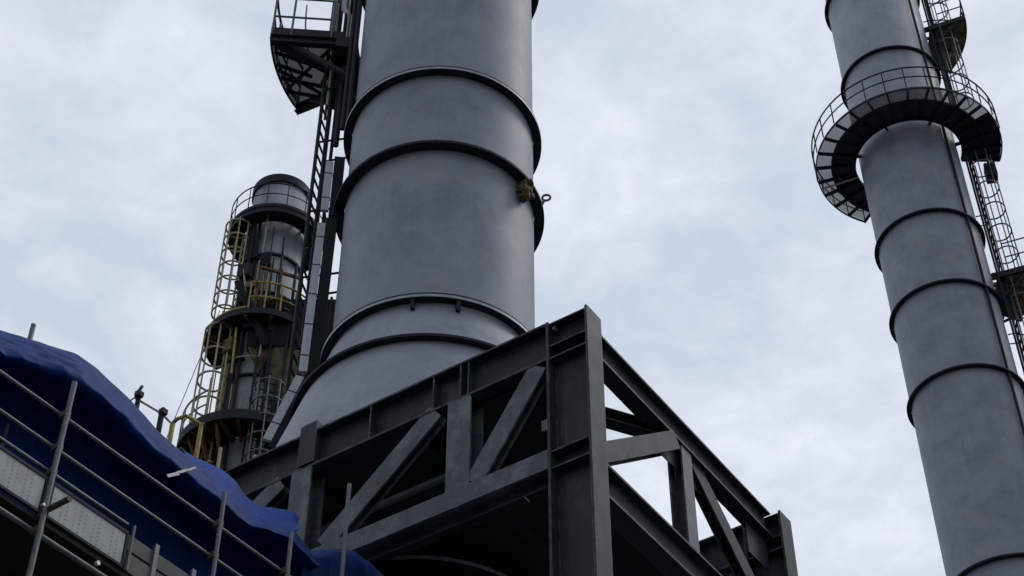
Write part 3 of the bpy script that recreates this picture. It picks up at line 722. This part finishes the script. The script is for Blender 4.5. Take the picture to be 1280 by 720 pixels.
# perforated toe panels
for s0, s1, lab in ((-1.62, -.03, 'perforated galvanised toe panel left of the scaffold standard'), (.035, .86, 'perforated galvanised toe panel right of the scaffold standard')):
    tp_ = thing('toe_panel', lab, 'toe panel', tuple(S((s0 + s1) / 2, .03, 0)), 'perforated toe panels on the scaffold')
    part(MB().obox(S((s0 + s1) / 2, .02, .088), SD, SN, Z, (s1 - s0) / 2 - .02, .006, .15), 'sheet', M['panel'], tp_)
    fm = MB(); z0, z1 = -.075, .25
    for za, hh in ((z0, .012), (z1, .014)): fm.obox(S((s0 + s1) / 2, .02, za), SD, SN, Z, (s1 - s0) / 2, .014, hh)
    for sa in (s0, s1): fm.obox(S(sa, .02, (z0 + z1) / 2), SD, SN, Z, .013, .014, (z1 - z0) / 2 - .017)
    part(fm, 'rim', M['plat'], tp_)


# ------------------------------------------------------------------ tarpaulins
def sheet(rows, nu, nv, amp, seed, ridge_at=.143, holes=()):
    """sheet lofted through rows of points, with wrinkles"""
    def cat(p, t):
        n = len(p) - 1; f = min(max(t * n, 0), n - 1e-6); i = int(f); f -= i
        a, b, c, d = p[max(i - 1, 0)], p[i], p[i + 1], p[min(i + 2, n)]
        return .5 * ((2 * b) + (c - a) * f + (2 * a - 5 * b + 4 * c - d) * f * f + (3 * b - a - 3 * c + d) * f * f * f)
    def lin(p, t):
        n = len(p) - 1; f = min(max(t * n, 0), n - 1e-6); i = int(f); return p[i].lerp(p[i + 1], f - i)
    g = []
    for j in range(nv + 1):
        row = []
        for i in range(nu + 1):
            col = [cat(r, i / nu).lerp(lin(r, i / nu), .6) for r in rows]; p = cat(col, j / nv)
            q = p * 2.3 + V((seed, seed * 2, 0))
            def rdg(v): return 1 - abs(noise.noise(v)) * 2.2
            k1 = V((p.x * .9 + p.z * 1.3, p.y * .9 - p.z * 1.1, seed))
            k2 = V((p.x * 2.2 - p.z * 1.6, p.y * 1.2 + p.z * 2.6, seed + 5))
            f1 = noise.voronoi(k1 * 1.5)[0][0]; f2 = noise.voronoi(k2 * 1.9)[0][0]; f3 = noise.voronoi(k1 * 4.6)[0][0]
            d = amp * (-1.25 + .4 * noise.noise(q * .7) + 1.2 * f1 + .8 * f2 + .5 * f3)
            edge = min(abs(j / nv - ridge_at) * 7 + .12, 1)
            if j < nv * ridge_at: edge = max(edge, .5)
            row.append(p + SN * d * max(edge, .1) + Z * d * .2 * max(edge, .1))
        g.append(row)
    mb = MB(); W = nu + 1; vs = [p for r in g for p in r]; fs = []
    for j in range(nv):
        for i in range(nu):
            if any((i - a) ** 2 + ((j - b) * 1.5) ** 2 < c for a, b, c in holes): continue
            fs.append((j * W + i, j * W + i + 1, (j + 1) * W + i + 1, (j + 1) * W + i))
    mb.add(vs, fs, False)
    return mb


def solid(o, t):
    m = o.modifiers.new('thickness', 'SOLIDIFY'); m.thickness = t; m.offset = 0


ridge = [(-70, 398), (0, 416), (50, 431), (95, 445), (120, 463), (160, 500), (195, 541), (238, 577), (285, 616), (320, 648), (366, 668), (398, 704)]
dn = [16, 16, 18, 22, 20, 16, 15, 14, 10, 8, 6, 5]
rb = [sc(x, y, 1.5) - Z * .55 for x, y in ridge]
ra = [sc(x, y, .75) for x, y in ridge]
rc = [sc(x - d * .3, y + d * .75, .26) for (x, y), d in zip(ridge, dn)]
rd = [sc(x - d * .7, y + d * 1.35, .22) for (x, y), d in zip(ridge, dn)]
re_ = [p + Z * .03 - SN * .3 for p in rd]
rg_ = [p - Z * .0 - SN * .62 for p in rd]
rf_ = []
for p in rg_:
    q = V(p); q.z = max(min(Q.z - .1, p.z - .3), Q.z - .3); rf_.append(q - SN * .12)
mid = [p.lerp(q, .5) - SN * .02 for p, q in zip(rg_, rf_)]
t1 = sheet([rb, ra, rc, rd, re_, rg_, mid, rf_], 210, 128, .055, 3.1)
o = t1.build('tarpaulin', M['tarp']); tag(o, 'large dark blue tarpaulin draped over the scaffold behind the guard rails', 'tarpaulin', 'blue tarpaulins on the scaffold'); solid(o, .006)
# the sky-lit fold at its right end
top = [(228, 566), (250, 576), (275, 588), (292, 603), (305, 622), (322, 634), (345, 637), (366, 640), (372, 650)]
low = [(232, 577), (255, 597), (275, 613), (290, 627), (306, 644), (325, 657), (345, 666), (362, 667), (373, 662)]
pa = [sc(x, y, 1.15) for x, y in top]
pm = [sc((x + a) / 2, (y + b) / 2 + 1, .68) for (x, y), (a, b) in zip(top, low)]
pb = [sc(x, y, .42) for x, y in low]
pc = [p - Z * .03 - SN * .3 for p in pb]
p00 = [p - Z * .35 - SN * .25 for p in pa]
o = sheet([p00, pa, pm, pb, pc], 100, 50, .034, 8.7, .25).build('tarpaulin', M['tarp_skylit']); tag(o, 'loose blue tarpaulin fold with skylight in its colour, hanging below the left end of the steel frame', 'tarpaulin', 'blue tarpaulins on the scaffold'); solid(o, .006)
top = [(362, 694), (385, 691), (408, 688), (428, 690), (446, 702), (458, 716), (475, 740)]
pa = [sc(x, y, .5) for x, y in top]
p00 = [p - Z * .1 - SN * .5 for p in pa]
pm = [p - Z * .16 + SN * .22 for p in pa]
pb = [p - Z * .55 + SN * .1 for p in pa]
o = sheet([p00, pa, pm, pb], 70, 44, .04, 15.2, .33).build('tarpaulin', M['tarp']); tag(o, 'blue tarpaulin bundle at the bottom edge below the lower chord of the steel frame', 'tarpaulin', 'blue tarpaulins on the scaffold'); solid(o, .006)
cl = MB(); p, q = sc(209, 595, .12), sc(244, 585, .12)
for i, (f0, f1, dz) in enumerate(((0, .40, 0), (.34, .7, .004), (.66, 1, -.002))): cl.bar(p.lerp(q, f0) + Z * dz, p.lerp(q, f1) + Z * (dz + .008 * (i - 1)), SN, .012, .03 - .006 * i)
o = cl.build('cable_tie', M['white']); tag(o, 'small white plastic strip tied to the blue tarpaulin', 'strip')

# ------------------------------------------------------------------ yellow handrail beyond the tarpaulin
yh = thing('handrail', 'worn yellow handrail with dark clamped posts just beyond the blue tarpaulin', 'handrail', tuple(far(215, 560, 17)))
D = 20.


ZF = far(285, 556, D).z - 1.5


for (x, y, r_, m, ln) in ((173, 498, .03, 'ring', 2), (202, 517, .034, 'ring', 2), (216, 529, .03, 'yellow', 2), (252, 530, .026, 'yellow', 2), (276, 560, .02, 'cream', 2)):
    p = far(x, y, D); part(MB().tube([p, V((p.x, p.y, ZF))], r_, 8), 'rail_post', M[m], yh)
wa, wb = far(150, 490, D), far(300, 565, D); wd = (wb - wa); wd.z = 0; wn = wd.normalized(); wm = (wa + wb) / 2
part(MB().obox(V((wm.x, wm.y, ZF - .05)), wn, V((-wn.y, wn.x, 0)), Z, wd.length / 2 + .4, .55, .045), 'walkway_deck', M['plat'], yh)
for k in (-1, 1): part(MB().bar(V((wm.x, wm.y, .02)) + wn * (k * (wd.length / 2)), V((wm.x, wm.y, ZF - .1)) + wn * (k * (wd.length / 2)), V((1, 0, 0)), .16, .16), 'support_leg', M['plat'], yh)
for (x, y) in ((174, 493), (204, 515)):
    p = far(x, y, D); part(MB().obox(p, SD, SN, Z, .04, .035, .035), 'clamp', M['ring'], yh)
p = far(174, 488, D); part(MB().tube([p, p + Z * .08 + SD * .03], .02, 6), 'clamp_bolt', M['ring'], yh)
part(MB().tube([far(160, 503, D), far(168, 497, D), far(202, 517, D), far(213, 528, D)], .013, 6), 'top_rail', M['cream'], yh)
part(MB().tube([far(214, 531, D), far(221, 524, D), far(232, 519.5, D), far(241, 524, D), far(249, 530, D), far(256, 531, D)], .024, 8), 'hoop', M['yellow'], yh)
part(MB().tube([far(220, 566, D - .3), far(226, 560, D - .3), far(232, 566, D - .3)], .012, 6), 'tie_ring', M['wire'], yh)
